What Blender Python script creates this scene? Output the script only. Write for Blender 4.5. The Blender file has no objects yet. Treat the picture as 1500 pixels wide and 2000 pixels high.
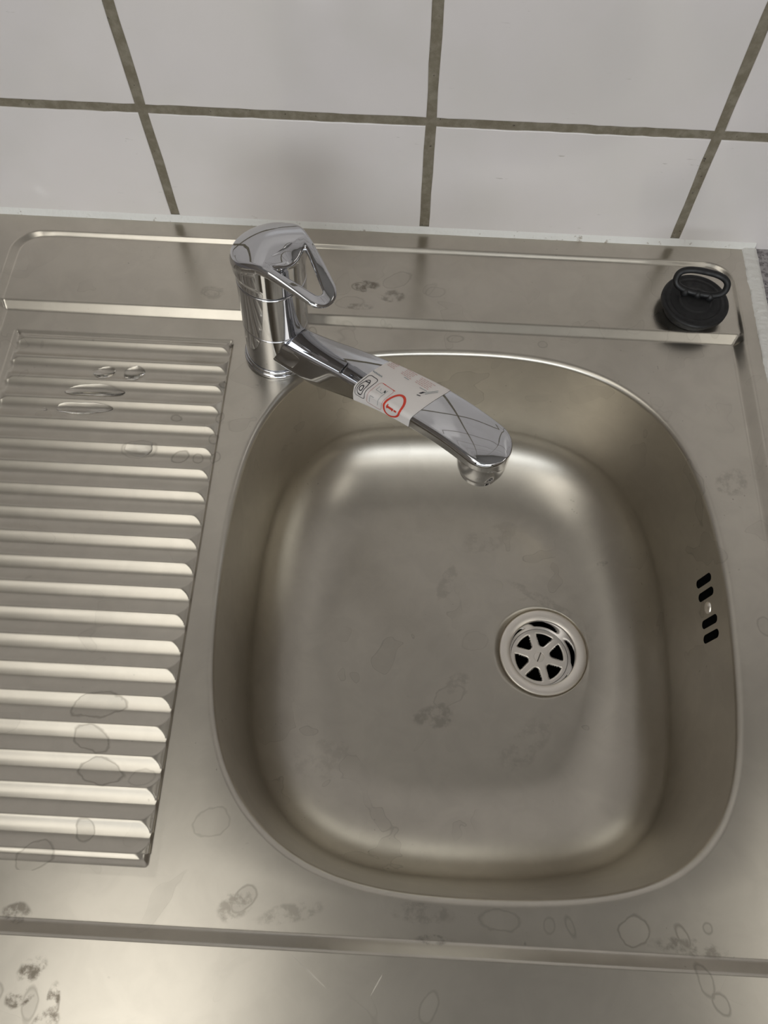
import bpy, bmesh, math, random
import numpy as np
from mathutils import Matrix, Vector

# ------------------------------------------------------------------ camera, light, exposure
# all sizes below are in millimetres; the sink rim lies at z = 0 there, 0.9 m above the floor
SC = bpy.context.scene
COL = SC.collection
def V(x, y, z): return Vector((x * .001, y * .001, z * .001 + .9))

CAM_P = (-15.057, -475.962, 473.478)
PITCH, YAW, ROLL = 1.134533, -0.021891, 0.031280
def cam_axes():
    cy, sy, cp, sp = math.cos(YAW), math.sin(YAW), math.cos(PITCH), math.sin(PITCH)
    fw = Vector((sy * cp, cy * cp, -sp)); r = Vector((cy, -sy, 0)); u = r.cross(fw)
    c, s = math.cos(ROLL), math.sin(ROLL)
    return c * r + s * u, -s * r + c * u, fw
r_, u_, f_ = cam_axes()
cd = bpy.data.cameras.new('camera'); cam = bpy.data.objects.new('camera', cd); COL.objects.link(cam)
cd.sensor_fit = 'VERTICAL'; cd.sensor_height = 24; cd.lens = 24 * 1500 / 2000
cd.clip_start = .01; cd.clip_end = 50
mw = Matrix((r_, u_, -f_)).transposed().to_4x4(); mw.translation = V(*CAM_P); cam.matrix_world = mw
SC.camera = cam

SC.view_settings.view_transform = 'Standard'; SC.view_settings.look = 'None'
SC.view_settings.gamma = 1; SC.view_settings.use_curve_mapping = False
SC.view_settings.exposure = 0.16
SC.cycles.max_bounces = 10; SC.cycles.glossy_bounces = 8; SC.cycles.diffuse_bounces = 4
SC.cycles.transmission_bounces = 8
SC.cycles.caustics_reflective = True
SC.cycles.sample_clamp_indirect = 6

W = bpy.data.worlds.new('world'); SC.world = W; W.use_nodes = True
W.node_tree.nodes['Background'].inputs[0].default_value = (.9, .95, 1, 1)
W.node_tree.nodes['Background'].inputs[1].default_value = 4.6

LIGHT_E = 1.9
# ceiling fluorescent fittings, right-hand pair added as fill light: centre x, y, size x, size y (mm)
LAMPS = [(-565, -1350, 520, 1700), (850, -2350, 1200, 600), (-1130, -1900, 460, 1100), (1150, -900, 320, 1000)]
ROOM = dict(x0=-1500, x1=1500, y1=-3200, zc=1650, zf=-900)

# ------------------------------------------------------------------ materials
def mat(name, col, rough=.5, metal=0, **kw):
    m = bpy.data.materials.new(name); m.use_nodes = True
    b = m.node_tree.nodes['Principled BSDF']
    b.inputs['Base Color'].default_value = (*col, 1); b.inputs['Roughness'].default_value = rough
    b.inputs['Metallic'].default_value = metal
    for k, v in kw.items(): b.inputs[k].default_value = v
    return m
class NT:
    def __init__(s, m): s.t = m.node_tree; s.b = s.t.nodes['Principled BSDF']
    def n(s, typ, props=None, **ins):
        nd = s.t.nodes.new(typ)
        for k, v in (props or {}).items(): setattr(nd, k, v)
        for k, v in ins.items():
            key = int(k[1:]) if k[0] == 'i' and k[1:].isdigit() else k.replace('_', ' ')
            if hasattr(v, 'links') or isinstance(v, bpy.types.NodeSocket): s.t.links.new(v, nd.inputs[key])
            else: nd.inputs[key].default_value = v
        return nd
    def math(s, op, a, b=0, c=0, clamp=False):
        nd = s.n('ShaderNodeMath', dict(operation=op, use_clamp=clamp), i0=a, i1=b)
        if c is not None and op in ('MULTIPLY_ADD',): 
            if isinstance(c, bpy.types.NodeSocket): s.t.links.new(c, nd.inputs[2])
            else: nd.inputs[2].default_value = c
        return nd.outputs[0]
    def noise(s, vec, scale, detail=3, rough=.5, dist=0):
        return s.n('ShaderNodeTexNoise', None, Vector=vec, Scale=scale, Detail=detail, Roughness=rough, Distortion=dist).outputs['Fac']
    def remap(s, v, a, b, c=0., d=1., smooth=True):
        return s.n('ShaderNodeMapRange', dict(interpolation_type='SMOOTHSTEP' if smooth else 'LINEAR'), Value=v, From_Min=a, From_Max=b, To_Min=c, To_Max=d).outputs[0]
    def mix(s, f, a, b):
        nd = s.t.nodes.new('ShaderNodeMix'); nd.data_type = 'RGBA'
        for k, v in ((0, f), (6, a), (7, b)):
            if isinstance(v, bpy.types.NodeSocket): s.t.links.new(v, nd.inputs[k])
            else: nd.inputs[k].default_value = v if k == 0 else (*v, 1)
        return nd.outputs[2]
    def link(s, o, k): s.t.links.new(o, s.b.inputs[k])
    def bump(s, h, strength, dist=.001):
        nd = s.n('ShaderNodeBump', None, Height=h, Strength=strength, Distance=dist); s.link(nd.outputs[0], 'Normal')
    def pos(s): return s.n('ShaderNodeNewGeometry').outputs['Position']

# dried water rings on the steel: x, y, rx, ry (mm), turn, strength
RINGS = []
def steel(name, base, rough, aniso, rings=(), blotch=.5, streak=True, dirt=.4, smudges=(), scratches=()):
    m = mat(name, base, rough, 1); N = NT(m); P = N.pos()
    mp = N.n('ShaderNodeMapping', None, Vector=P, Scale=(40, 1500, 40)).outputs[0]
    st = N.noise(mp, 1, 2)
    big = N.noise(P, 9, 3, .55)
    med = N.noise(P, 45, 4, .6, .6)
    # irregular dried-water film: contour lines of a noise field, only here and there
    film = N.noise(P, 28, 2, .4, .4)
    line = N.remap(N.math('ABSOLUTE', N.math('SUBTRACT', film, .60)), 0, .006, 1, 0)
    inside = N.remap(film, .597, .603)
    maskn = N.remap(N.noise(P, 6, 2), .50, .60)
    line = N.math('MULTIPLY', line, N.math('MULTIPLY', maskn, blotch))
    inside = N.math('MULTIPLY', inside, N.math('MULTIPLY', maskn, blotch * .5))
    wob = N.noise(P, 90, 2)
    for (x, y, rx, ry, rot, s) in rings:
        c = V(x, y, 0)
        mpn = N.n('ShaderNodeMapping', dict(vector_type='TEXTURE'), Vector=P, Location=(c.x, c.y, 0), Rotation=(0, 0, rot), Scale=(rx * .001, ry * .001, 1e3)).outputs[0]
        L = N.n('ShaderNodeVectorMath', dict(operation='LENGTH'), i0=mpn).outputs['Value']
        L = N.math('MULTIPLY_ADD', wob, .9, L)
        w = .9 / max(2., min(rx, ry))
        ln = N.remap(N.math('ABSOLUTE', N.math('SUBTRACT', L, 1.42)), 0, w, s, 0)
        ins = N.remap(L, 1.38, 1.46, s * .35, 0)
        line = N.math('MAXIMUM', line, ln); inside = N.math('MAXIMUM', inside, ins)
    spots = N.remap(N.noise(P, 300, 1, .5), .74, .79)
    spots = N.math('MULTIPLY', spots, N.remap(N.noise(P, 14, 2), .5, .62, 0, dirt))
    k = N.math('ADD', N.math('MULTIPLY', line, .42), N.math('MULTIPLY', inside, .30))
    k = N.math('ADD', k, spots, clamp=True)
    if smudges: patchy = N.remap(N.noise(P, 130, 5, .62), .40, .62)
    for (x, y, rx, ry, rot, s) in smudges:
        c = V(x, y, 0)
        mpn = N.n('ShaderNodeMapping', dict(vector_type='TEXTURE'), Vector=P, Location=(c.x, c.y, 0), Rotation=(0, 0, rot), Scale=(rx * .001, ry * .001, 1e3)).outputs[0]
        L = N.n('ShaderNodeVectorMath', dict(operation='LENGTH'), i0=mpn).outputs['Value']
        L = N.math('MULTIPLY_ADD', wob, .9, L)
        k = N.math('MAXIMUM', k, N.math('MULTIPLY', patchy, N.remap(L, 1.15, 1.5, s, 0)))
    tone = N.mix(N.remap(med, .3, .7), tuple(c * .93 for c in base), base)
    N.link(N.mix(k, tone, tuple(c * .28 for c in (base[0], base[1] * .93, base[2] * .85))), 'Base Color')
    r = N.math('MULTIPLY_ADD', big, .08, rough - .04)
    r = N.math('MULTIPLY_ADD', inside, .15, r)
    for (x, y, hl, hw, rot) in scratches:
        c = V(x, y, 0)
        mpn = N.n('ShaderNodeMapping', dict(vector_type='TEXTURE'), Vector=P, Location=(c.x, c.y, 0), Rotation=(0, 0, rot), Scale=(hl * .001, hw * .001, 1e3)).outputs[0]
        L = N.n('ShaderNodeVectorMath', dict(operation='LENGTH'), i0=mpn).outputs['Value']
        r = N.math('ADD', r, N.remap(L, .5, 1, .35, 0))
    N.link(r, 'Roughness')
    if aniso:
        m.node_tree.nodes['Principled BSDF'].inputs['Anisotropic'].default_value = aniso
        tg = N.n('ShaderNodeTangent', dict(direction_type='UV_MAP')); N.link(tg.outputs[0], 'Tangent')
    return m
BASE = (.565, .53, .465)
CHROME = mat('polished chrome', (.56, .565, .585), .035, 1)
CHROME_DULL = mat('brushed waste steel', (.93, .88, .81), .38, 1)
DARKGAP = mat('dark seam', (.02, .02, .02), .5)
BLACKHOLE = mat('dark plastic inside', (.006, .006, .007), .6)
RUBBER = mat('black rubber', (.006, .006, .0065), .5)
N = NT(RUBBER); N.link(N.remap(N.noise(N.pos(), 200, 3), .3, .7, .42, .65), 'Roughness'); N.bump(N.noise(N.pos(), 900, 2), .15, .0003)
WATER = mat('water', (1, 1, 1), 0.0, 0, **{'Transmission Weight': 1.0, 'IOR': 1.33})
TILE = mat('white glazed tile', (.73, .69, .672), .16)
N = NT(TILE); P = N.pos()
N.link(N.mix(N.remap(N.noise(P, 12, 3), .35, .65), (.74, .70, .685), (.71, .675, .65)), 'Base Color')
# grey-brown grout smeared past the joint edges in places
mp = N.n('ShaderNodeMapping', None, Vector=P, Scale=(60, 60, 400)).outputs[0]
sm = N.math('MULTIPLY', N.remap(N.noise(mp, 1, 3, .6), .64, .70), N.remap(N.noise(P, 16, 2), .56, .66))
N.link(N.mix(N.math('MULTIPLY', sm, .6), N.b.inputs['Base Color'].links[0].from_socket, (.3, .27, .22)), 'Base Color')
N.bump(N.noise(P, 18, 2), .10, .002)
GROUT = mat('olive grey grout', (.19, .165, .12), .9)
N = NT(GROUT); P = N.pos()
N.link(N.mix(N.remap(N.noise(P, 120, 5, .65), .35, .7), (.175, .15, .105), (.25, .225, .17)), 'Base Color')
N.link(N.mix(N.remap(N.noise(P, 300, 3, .6), .68, .72), N.b.inputs['Base Color'].links[0].from_socket, (.06, .05, .04)), 'Base Color')
N.bump(N.noise(P, 700, 4), .5, .0006)
SEAL = mat('white silicone', (.74, .73, .69), .45)
N = NT(SEAL); P = N.pos()
N.link(N.mix(N.remap(N.noise(P, 150, 4, .6), .62, .72), (.74, .73, .69), (.42, .38, .32)), 'Base Color'); N.bump(N.noise(P, 300, 4), .5, .001)
STONE = mat('speckled grey worktop', (.3, .28, .28), .4)
N = NT(STONE); P = N.pos()
c1 = N.mix(N.remap(N.noise(P, 220, 4, .6), .4, .6), (.34, .32, .32), (.16, .145, .15))
N.link(N.mix(N.remap(N.noise(P, 500, 2), .6, .66), c1, (.05, .045, .05)), 'Base Color')
CEIL = mat('white ceiling', (.60, .59, .57), .9)
PAINT = mat('warm painted wall', (.24, .21, .18), .9)
FLOORM = mat('grey floor', (.22, .2, .18), .6)
FRAME = mat('white lamp frame', (.8, .8, .8), .4)
LAMPM = mat('lamp diffuser', (.9, .9, .9), .5)
b = LAMPM.node_tree.nodes['Principled BSDF']; b.inputs['Emission Color'].default_value = (1, .97, .90, 1); b.inputs['Emission Strength'].default_value = LIGHT_E

# ------------------------------------------------------------------ helpers
def obj(name, me, parent=None, label=None, cat=None, group=None, kind=None):
    o = bpy.data.objects.new(name, me); COL.objects.link(o)
    if parent is not None: o.parent = parent; o.matrix_parent_inverse = parent.matrix_world.inverted()
    for k, v in (('label', label), ('category', cat), ('group', group), ('kind', kind)):
        if v: o[k] = v
    return o
def thing(name, at, label, cat, group=None):
    o = obj(name, None, None, label, cat, group); o.empty_display_size = .02
    o.matrix_world = Matrix.Translation(V(*at)); return o
def mesh_np(name, verts, faces, mats, normals=None, smooth=True, uv=None, midx=None):
    """verts in mm"""
    me = bpy.data.meshes.new(name)
    v = np.asarray(verts, float) * .001; v[:, 2] += .9
    me.from_pydata(v.tolist(), [], [tuple(int(i) for i in f) for f in faces])
    for m in (mats if isinstance(mats, (list, tuple)) else [mats]): me.materials.append(m)
    if midx is not None: me.polygons.foreach_set('material_index', np.asarray(midx, np.int32))
    me.polygons.foreach_set('use_smooth', [smooth] * len(me.polygons))
    if uv is not None:
        l = me.uv_layers.new(name='UVMap'); vi = np.zeros(len(me.loops), np.int32); me.loops.foreach_get('vertex_index', vi)
        l.data.foreach_set('uv', np.asarray(uv)[vi].ravel())
    if normals is not None: me.normals_split_custom_set_from_vertices(np.asarray(normals).tolist())
    me.update(); return me
def grid_faces(nu, nv, wrap=False):
    """vertex index = i*nv + j ; i along u, j along v"""
    I = np.arange(nu if wrap else nu - 1)[:, None]; J = np.arange(nv - 1)[None, :]
    a = I * nv + J; b = ((I + 1) % nu) * nv + J
    return np.stack([a, b, b + 1, a + 1], -1).reshape(-1, 4)
def lathe(name, prof, mats, n=96, frame=None, midx=None, cap0=False, cap1=False, sharp=35):
    """prof: list of (r, h); frame: function (x,y,h)->world mm"""
    if midx is None:
        p2 = [prof[0]]
        for (r0, h0), (r1, h1) in zip(prof, prof[1:]):
            L = math.hypot(r1 - r0, h1 - h0)
            if L > 1.6:
                for t in (.35 / L, 1 - .35 / L): p2.append((r0 + (r1 - r0) * t, h0 + (h1 - h0) * t))
            p2.append((r1, h1))
        prof = p2
    vs = []; K = len(prof)
    for i in range(n):
        a = 2 * math.pi * i / n
        for (r, h) in prof: vs.append(frame(r * math.cos(a), r * math.sin(a), h))
    F = grid_faces(n, K, True).tolist(); mi = None
    if cap0: F.append([i * K for i in range(n)][::-1])
    if cap1: F.append([i * K + K - 1 for i in range(n)])
    if midx is not None: mi = [midx[j] for i in range(n) for j in range(K - 1)] + [midx[0]] * cap0 + [midx[-1]] * cap1
    me = mesh_np(name, vs, F, mats, midx=mi)
    sharpen(me, sharp); return me
def sharpen(me, ang=35):
    me.set_sharp_from_angle(angle=math.radians(ang))
def rlin(t, r=.22):
    """0..1 ramp with rounded ends and a straight middle"""
    t = np.clip(t, 0, 1); k = 1 / (1 - r)
    return np.where(t < r, k * t * t / (2 * r), np.where(t > 1 - r, 1 - k * (1 - t) ** 2 / (2 * r), k * (t - r / 2)))
def rbox(x, y, x0, x1, y0, y1, r):
    """inside distance of a rounded rectangle"""
    cx, cy, hx, hy = (x0 + x1) / 2, (y0 + y1) / 2, (x1 - x0) / 2 - r, (y1 - y0) / 2 - r
    qx, qy = np.abs(x - cx) - hx, np.abs(y - cy) - hy
    return -(np.hypot(np.maximum(qx, 0), np.maximum(qy, 0)) + np.minimum(np.maximum(qx, qy), 0) - r)

# ------------------------------------------------------------------ the room (setting)
def quad_box(name, x0, x1, y0, y1, z0, z1, m, kind='structure', **kw):
    vs = [(x, y, z) for x in (x0, x1) for y in (y0, y1) for z in (z0, z1)]
    F = [(0, 1, 3, 2), (4, 6, 7, 5), (0, 4, 5, 1), (2, 3, 7, 6), (0, 2, 6, 4), (1, 5, 7, 3)]
    return obj(name, mesh_np(name, vs, F, m, smooth=False), kind=kind, **kw)
R = ROOM
quad_box('floor', R['x0'], R['x1'], R['y1'], 0, R['zf'] - 50, R['zf'], FLOORM)
quad_box('ceiling', R['x0'], R['x1'], R['y1'], 0, R['zc'], R['zc'] + 50, CEIL)
quad_box('wall_left', R['x0'] - 50, R['x0'], R['y1'], 0, R['zf'], R['zc'], PAINT)
quad_box('wall_right', R['x1'], R['x1'] + 50, R['y1'], 0, R['zf'], R['zc'], PAINT)
# wall behind the photographer; its wide window is added to supply fill daylight
WX0, WX1, WZ0, WZ1 = -1300, 1300, 420, 1550
def front_wall():
    vs = []; F = []
    for (x0, x1, z0, z1) in ((R['x0'], WX0, R['zf'], R['zc']), (WX1, R['x1'], R['zf'], R['zc']), (WX0, WX1, R['zf'], WZ0), (WX0, WX1, WZ1, R['zc'])):
        b0 = len(vs); vs.extend([(x, y, z) for x in (x0, x1) for y in (R['y1'] - 120, R['y1']) for z in (z0, z1)])
        F.extend([tuple(b0 + i for i in f) for f in [(0, 1, 3, 2), (4, 6, 7, 5), (0, 4, 5, 1), (2, 3, 7, 6), (0, 2, 6, 4), (1, 5, 7, 3)]])
    return mesh_np('wall_front', vs, F, PAINT, smooth=False)
obj('wall_front', front_wall(), kind='structure')
def fill_window_frame():
    vs = []; F = []; y0, y1 = R['y1'] - 90, R['y1'] - 40; w = 45
    for (x0, x1, z0, z1) in ((WX0, WX0 + w, WZ0, WZ1), (WX1 - w, WX1, WZ0, WZ1), (WX0 + w, WX1 - w, WZ0, WZ0 + w), (WX0 + w, WX1 - w, WZ1 - w, WZ1), (-w / 2, w / 2, WZ0 + w, WZ1 - w)):
        b0 = len(vs); vs.extend([(x, y, z) for x in (x0, x1) for y in (y0, y1) for z in (z0, z1)])
        F.extend([tuple(b0 + i for i in f) for f in [(0, 1, 3, 2), (4, 6, 7, 5), (0, 4, 5, 1), (2, 3, 7, 6), (0, 2, 6, 4), (1, 5, 7, 3)]])
    return mesh_np('fill_window_frame', vs, F, FRAME, smooth=False)
obj('fill_window_1', fill_window_frame(), kind='structure')  # frame of the invented opening that lets world light in as fill
pl = bpy.data.lights.new('fill_window_portal', 'AREA'); pl.shape = 'RECTANGLE'; pl.size = (WX1 - WX0) * .001; pl.size_y = (WZ1 - WZ0) * .001; pl.cycles.is_portal = True
po = bpy.data.objects.new('fill_window_portal', pl); COL.objects.link(po); po.location = V(0, R['y1'] - 125, (WZ0 + WZ1) / 2); po.rotation_euler = (math.radians(90), 0, 0)

# tiled back wall: glazed tiles standing proud of the grout bed
def back_wall():
    vs = []; F = []; mi = []
    def quadbox(x0, x1, y0, y1, z0, z1, m):
        b0 = len(vs); vs.extend([(x, y, z) for x in (x0, x1) for y in (y0, y1) for z in (z0, z1)])
        for f in [(0, 1, 3, 2), (4, 6, 7, 5), (0, 4, 5, 1), (2, 3, 7, 6), (0, 2, 6, 4), (1, 5, 7, 3)]: F.append(tuple(b0 + i for i in f)); mi.append(m)
    quadbox(R['x0'] - 50, R['x1'] + 50, .9, 60, R['zf'], R['zc'] + 50, 1)
    rnd = random.Random(4)
    def joint(i, z):
        # joints are a touch out of plumb, as laid
        lean = {-1: -.012, 0: -.012, 1: -.042}.get(i, 0)
        return i * 203.4 + (z - 5) * lean
    g = 3.7
    def tile(i, z0, z1):
        n = 10
        def side(i, s):   # slightly uneven tile edge
            out = []
            for k in range(n + 1):
                z = z0 + (z1 - z0) * k / n
                out.append((joint(i, z) + s * g + rnd.uniform(-.35, .35), z + (rnd.uniform(-.3, .3) if k in (0, n) else 0)))
            return out
        L = side(i, 1); Rr = side(i + 1, -1)
        top = [(L[-1][0] + (Rr[-1][0] - L[-1][0]) * k / 24, z1 + rnd.uniform(-.3, .3)) for k in range(1, 24)]
        bot = [(Rr[0][0] + (L[0][0] - Rr[0][0]) * k / 24, z0 + rnd.uniform(-.3, .3)) for k in range(1, 24)]
        loop = L + top + Rr[::-1] + bot
        cx = sum(q[0] for q in loop) / len(loop); cz = sum(q[1] for q in loop) / len(loop)
        M = len(loop); b0 = len(vs)
        for (ins, y) in ((0, .95), (0, .35), (.35, .08), (1.0, 0)):
            for (x, z) in loop:
                sx = 1 if x < cx else -1; sz = 1 if z < cz else -1
                ex = min(abs(x - loop[0][0]), abs(x - Rr[0][0])) < 12; ez = min(abs(z - z0), abs(z - z1)) < 1
                vs.append((x + (sx * ins if ex and abs(x - cx) > 60 else 0), y, z + (sz * ins if ez else 0)))
        for r in range(3):
            for k in range(M):
                F.append((b0 + r * M + k, b0 + r * M + (k + 1) % M, b0 + (r + 1) * M + (k + 1) % M, b0 + (r + 1) * M + k)); mi.append(0)
        F.append(tuple(b0 + 3 * M + k for k in range(M))); mi.append(0)
    for i in range(-7, 7):
        zl = -101.4
        for (a, c) in ((-98.4, 98.0), (105.0, 300.0), (307.4, 502), (509.4, 705), (712, 908), (915, 1110), (1117, 1313), (1320, 1516)):
            tile(i, a, c)
    me = mesh_np('wall_back', vs, F, [TILE, GROUT], smooth=True, midx=mi)
    bm = bmesh.new(); bm.from_mesh(me); bmesh.ops.recalc_face_normals(bm, faces=bm.faces); bm.to_mesh(me); bm.free()
    sharpen(me, 50)
    return obj('wall_back', me, kind='structure')
back_wall()

def ceiling_lamp(cx, cy, sx, sy, label):
    z = R['zc']
    t = thing('ceiling_light', (cx, cy, z), label, 'ceiling light', 'ceiling lights')
    vs = []; F = []
    w = 18
    for (a, b, c, d) in ((cx - sx / 2 - w, cx + sx / 2 + w, cy - sy / 2 - w, cy - sy / 2), (cx - sx / 2 - w, cx + sx / 2 + w, cy + sy / 2, cy + sy / 2 + w),
                         (cx - sx / 2 - w, cx - sx / 2, cy - sy / 2, cy + sy / 2), (cx + sx / 2, cx + sx / 2 + w, cy - sy / 2, cy + sy / 2)):
        b0 = len(vs); vs += [(x, y, q) for x in (a, b) for y in (c, d) for q in (z - 14, z)]
        F += [tuple(b0 + i for i in f) for f in [(0, 1, 3, 2), (4, 6, 7, 5), (0, 4, 5, 1), (2, 3, 7, 6), (0, 2, 6, 4), (1, 5, 7, 3)]]
    obj('frame', mesh_np('lamp_frame', vs, F, FRAME, smooth=False), t)
    x0, x1, y0, y1 = cx - sx / 2, cx + sx / 2, cy - sy / 2, cy + sy / 2
    vs = [(x, y, q) for x in (x0, x1) for y in (y0, y1) for q in (z - 9, z - 1)]
    obj('diffuser', mesh_np('lamp_diffuser', vs, [(0, 1, 3, 2), (4, 6, 7, 5), (0, 4, 5, 1), (2, 3, 7, 6), (0, 2, 6, 4), (1, 5, 7, 3)], LAMPM, smooth=False), t)
for L, lab in zip(LAMPS, ('long ceiling light above the draining board', 'added fill light on the ceiling at the right rear of the room', 'shorter ceiling light beside the left wall', 'narrow added fill light on the ceiling beside the right wall')):
    ceiling_lamp(*L, lab)

# ------------------------------------------------------------------ the sink
SX0, SX1, SY0, SY1 = -356, 261, -600, 0          # outer sheet
RX0, RX1, RY0, RY1 = -332.5, 250.5, -517.5, -17.5   # recess outline
DX0, DX1, DY0, DY1 = -313., -141.8, -481.5, -111.  # draining board
PITCH_R, Y_FIRST, NR = 17.83, -118., 21
AX0, AX1, AY0, AY1 = -133., 222., -495., -98.      # rectangle filled by the bowl sheet
PX0, PX1, PY0, PY1 = -318., -137., -486., -106.    # rectangle filled by the draining board sheet
def zdeck(x, y):
    x = np.asarray(x, float); y = np.asarray(y, float)
    e = rbox(x, y, RX0, RX1, RY0, RY1, 23)
    s = np.clip((-86. - y) / 9., 0, 1)
    L = 3 + 5 * rlin(s, .25)
    Wd = 4.2 + 5.3 * s
    Wd = Wd + 3.5 * np.clip((-300 - x) / 25, 0, 1) * (1 - s * .8)
    Wd = Wd - 1.3 * np.clip((-470 - y) / 20, 0, 1)
    z = -L * np.where(y < -300, rlin(e / Wd, .22), rlin(e / Wd, .3))
    return z
def zdrain(x, y):
    x = np.asarray(x, float); y = np.asarray(y, float)
    e = rbox(x, y, DX0, DX1, DY0, DY1, 3)
    B = rlin(e / np.where((y < -474) | (y > -116) | (x < -302), 7., 3.2), .45)
    t = (y - Y_FIRST) / PITCH_R; t = t - np.round(t)          # 0 at a crest
    a = np.abs(t) * 2
    ar = np.sqrt(a * a + .13 ** 2) - .065
    prof = np.clip(1 - ar, 0, 1) ** 1.9
    # every ridge ends in a rounded nose short of the edge
    dx = np.minimum(DX1 - x, x - DX0) - 2.6
    q = np.clip(dx / 12.5, 0, 1); cap = 1 - (1 - q) ** 2.8
    k = .12; hmin = np.clip(.5 + .5 * (cap - prof) / k, 0, 1)
    rid = cap * (1 - hmin) + prof * hmin - k * hmin * (1 - hmin)
    rid = np.maximum(rid, 0)
    D = 3.3
    return -8 - D * B * (1 - rid)
def height_mesh(name, X, Y, fn, m, skip=None):
    GX, GY = np.meshgrid(X, Y, indexing='ij'); Z = fn(GX, GY); e = .05
    dzx = (fn(GX + e, GY) - fn(GX - e, GY)) / (2 * e); dzy = (fn(GX, GY + e) - fn(GX, GY - e)) / (2 * e)
    nn = np.stack([-dzx, -dzy, np.ones_like(Z)], -1).reshape(-1, 3); nn /= np.linalg.norm(nn, axis=1)[:, None]
    vs = np.stack([GX, GY, Z], -1).reshape(-1, 3); F = grid_faces(len(X), len(Y))
    if skip is not None:
        c = vs[F].mean(1); F = F[~skip(c[:, 0], c[:, 1])]
        used = np.unique(F); remap = -np.ones(len(vs), int); remap[used] = np.arange(len(used)); vs = vs[used]; nn = nn[used]; F = remap[F]
    uv = np.stack([vs[:, 1], vs[:, 0]], -1) * .001
    return mesh_np(name, vs, F, m, normals=nn, uv=uv)
def lines(lo, hi, coarse, fine):
    """grid lines from lo to hi; fine = [(a, b, step)], breakpoints kept"""
    pts = {lo, hi}
    x = lo
    segs = sorted(fine); cur = lo
    for (a, b, st) in segs:
        if a > cur: pts.update(np.linspace(cur, a, max(2, int((a - cur) / coarse) + 2)).tolist())
        a = max(a, cur)
        if b > a: pts.update(np.linspace(a, b, int(round((b - a) / st)) + 1).tolist()); cur = b
    if cur < hi: pts.update(np.linspace(cur, hi, max(2, int((hi - cur) / coarse) + 2)).tolist())
    p = np.array(sorted(pts)); return p[np.concatenate([[True], np.diff(p) > 1e-6])]

RING_LIST = [  # dried rings on the flat steel
 (-86, -494, 8, 5.5, .9, .8), (-110, -455, 11, 8, .3, .55), (232, -320, 5, 7, .2, .6), (231, -401, 9, 8, .4, .8), (236, -427, 4.5, 3.5, .3, .6),
 (131, -499, 9, 7, .3, .9), (158, -501, 3, 6, .5, .9), (172, -496, 2.6, 3, 0, .8), (96, -499, 2, 5, .4, .6), (84, -499, 3, 4, 0, .5), (57, -498, 12, 6, 0, .5),
 (165, -520, 4, 8, .3, .8), (172, -531, 4, 6, .5, .9), (18, -540, 4, 8, -.4, .5), (-83, -100, 3, 4, .4, .7), (-50, -58, 6, 4, .1, .9),
 (-20, -50, 12, 7, .6, .5), (10, -60, 8, 5, .2, .4), (-55, -74, 11, 6, .1, .4), (-165, -72, 6, 4, 0, .6), (95, -102, 3.5, 3, 0, .6),
 (-215, -545, 9, 7, .5, .8), (-240, -530, 10, 8, .2, .8), (-190, -548, 4, 8, .1, .7), (28, -101, 6, 3.5, .1, .6)]
SMUDGE = [(-193, -533, 9, 6, .7, .95), (-195.5, -545, 8, 5, .4, 1), (-178, -545, 4, 9, .1, .95), (-180, -556, 8, 6, .2, .9), (-211, -507, 8, 6, 0, .7), (-44, -57, 13, 6, .1, .75), (-23, -66, 12, 7, .2, .5), (-49, -78, 11, 4, 0, .45), (-165, -71, 12, 8, .2, .25), (-90, -497, 12, 8, .5, .5), (-60, -500, 20, 5, .2, .35), (20, -509, 12, 3, 0, .6), (160, -506, 22, 5, -.1, .5), (15, -497, 20, 6, 0, .3), (225, -215, 14, 10, .4, .3), (240, -405, 8, 16, .2, .4)]
RING_DRAIN = [(-190, -392, 17, 8, .15, .9), (-190, -412, 13, 7, -.4, .9), (-180, -431, 14, 8, 0, .95), (-155, -433, 7, 5, .2, .5), (-183, -463, 5.5, 7, .2, .9), (-208, -478, 10, 8, .2, .8),
 (-198, -210, 13, 7, .1, .6), (-168, -215, 6, 4.5, .5, .9), (-155, -216, 4, 4, 0, .8), (-146, -152, 3, 3, 0, .9), (-176, -183, 4.5, 3, -.4, .9), (-144, -181, 3, 4, 0, .7), (-146, -199, 3.5, 4, 0, .7), (-143, -215, 4, 4, 0, .7)]
RING_BOWL = [(40, -345, 14, 8, .5, .5), (60, -300, 12, 8, .2, .25)]
DECKM = steel('brushed stainless steel deck', BASE, .29, .3, RING_LIST, blotch=.35, smudges=SMUDGE, scratches=[(-47, -526, 15, .5, math.radians(-36)), (-10, -531, 7, .4, math.radians(60))])
DRAINM = steel('brushed stainless steel ribs', BASE, .31, .2, RING_DRAIN, blotch=.3, dirt=.2)
BOWL_SMUDGE = [(28, -363, 18, 10, .3, .35), (45, -335, 14, 8, .6, .25), (120, -262, 40, 5, -.5, .22), (100, -380, 30, 14, .8, .18), (168, -228, 5, 3, 0, .5), (36, -250, 16, 7, 1.2, .22), (75, -205, 30, 12, .4, .15), (-60, -400, 26, 16, .4, .15), (128, -300, 36, 34, 0, .15)]
BOWLM = steel('satin stainless steel bowl', tuple(c * 1.0 for c in BASE), .34, 0, RING_BOWL, blotch=.55, streak=False, smudges=BOWL_SMUDGE)

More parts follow.
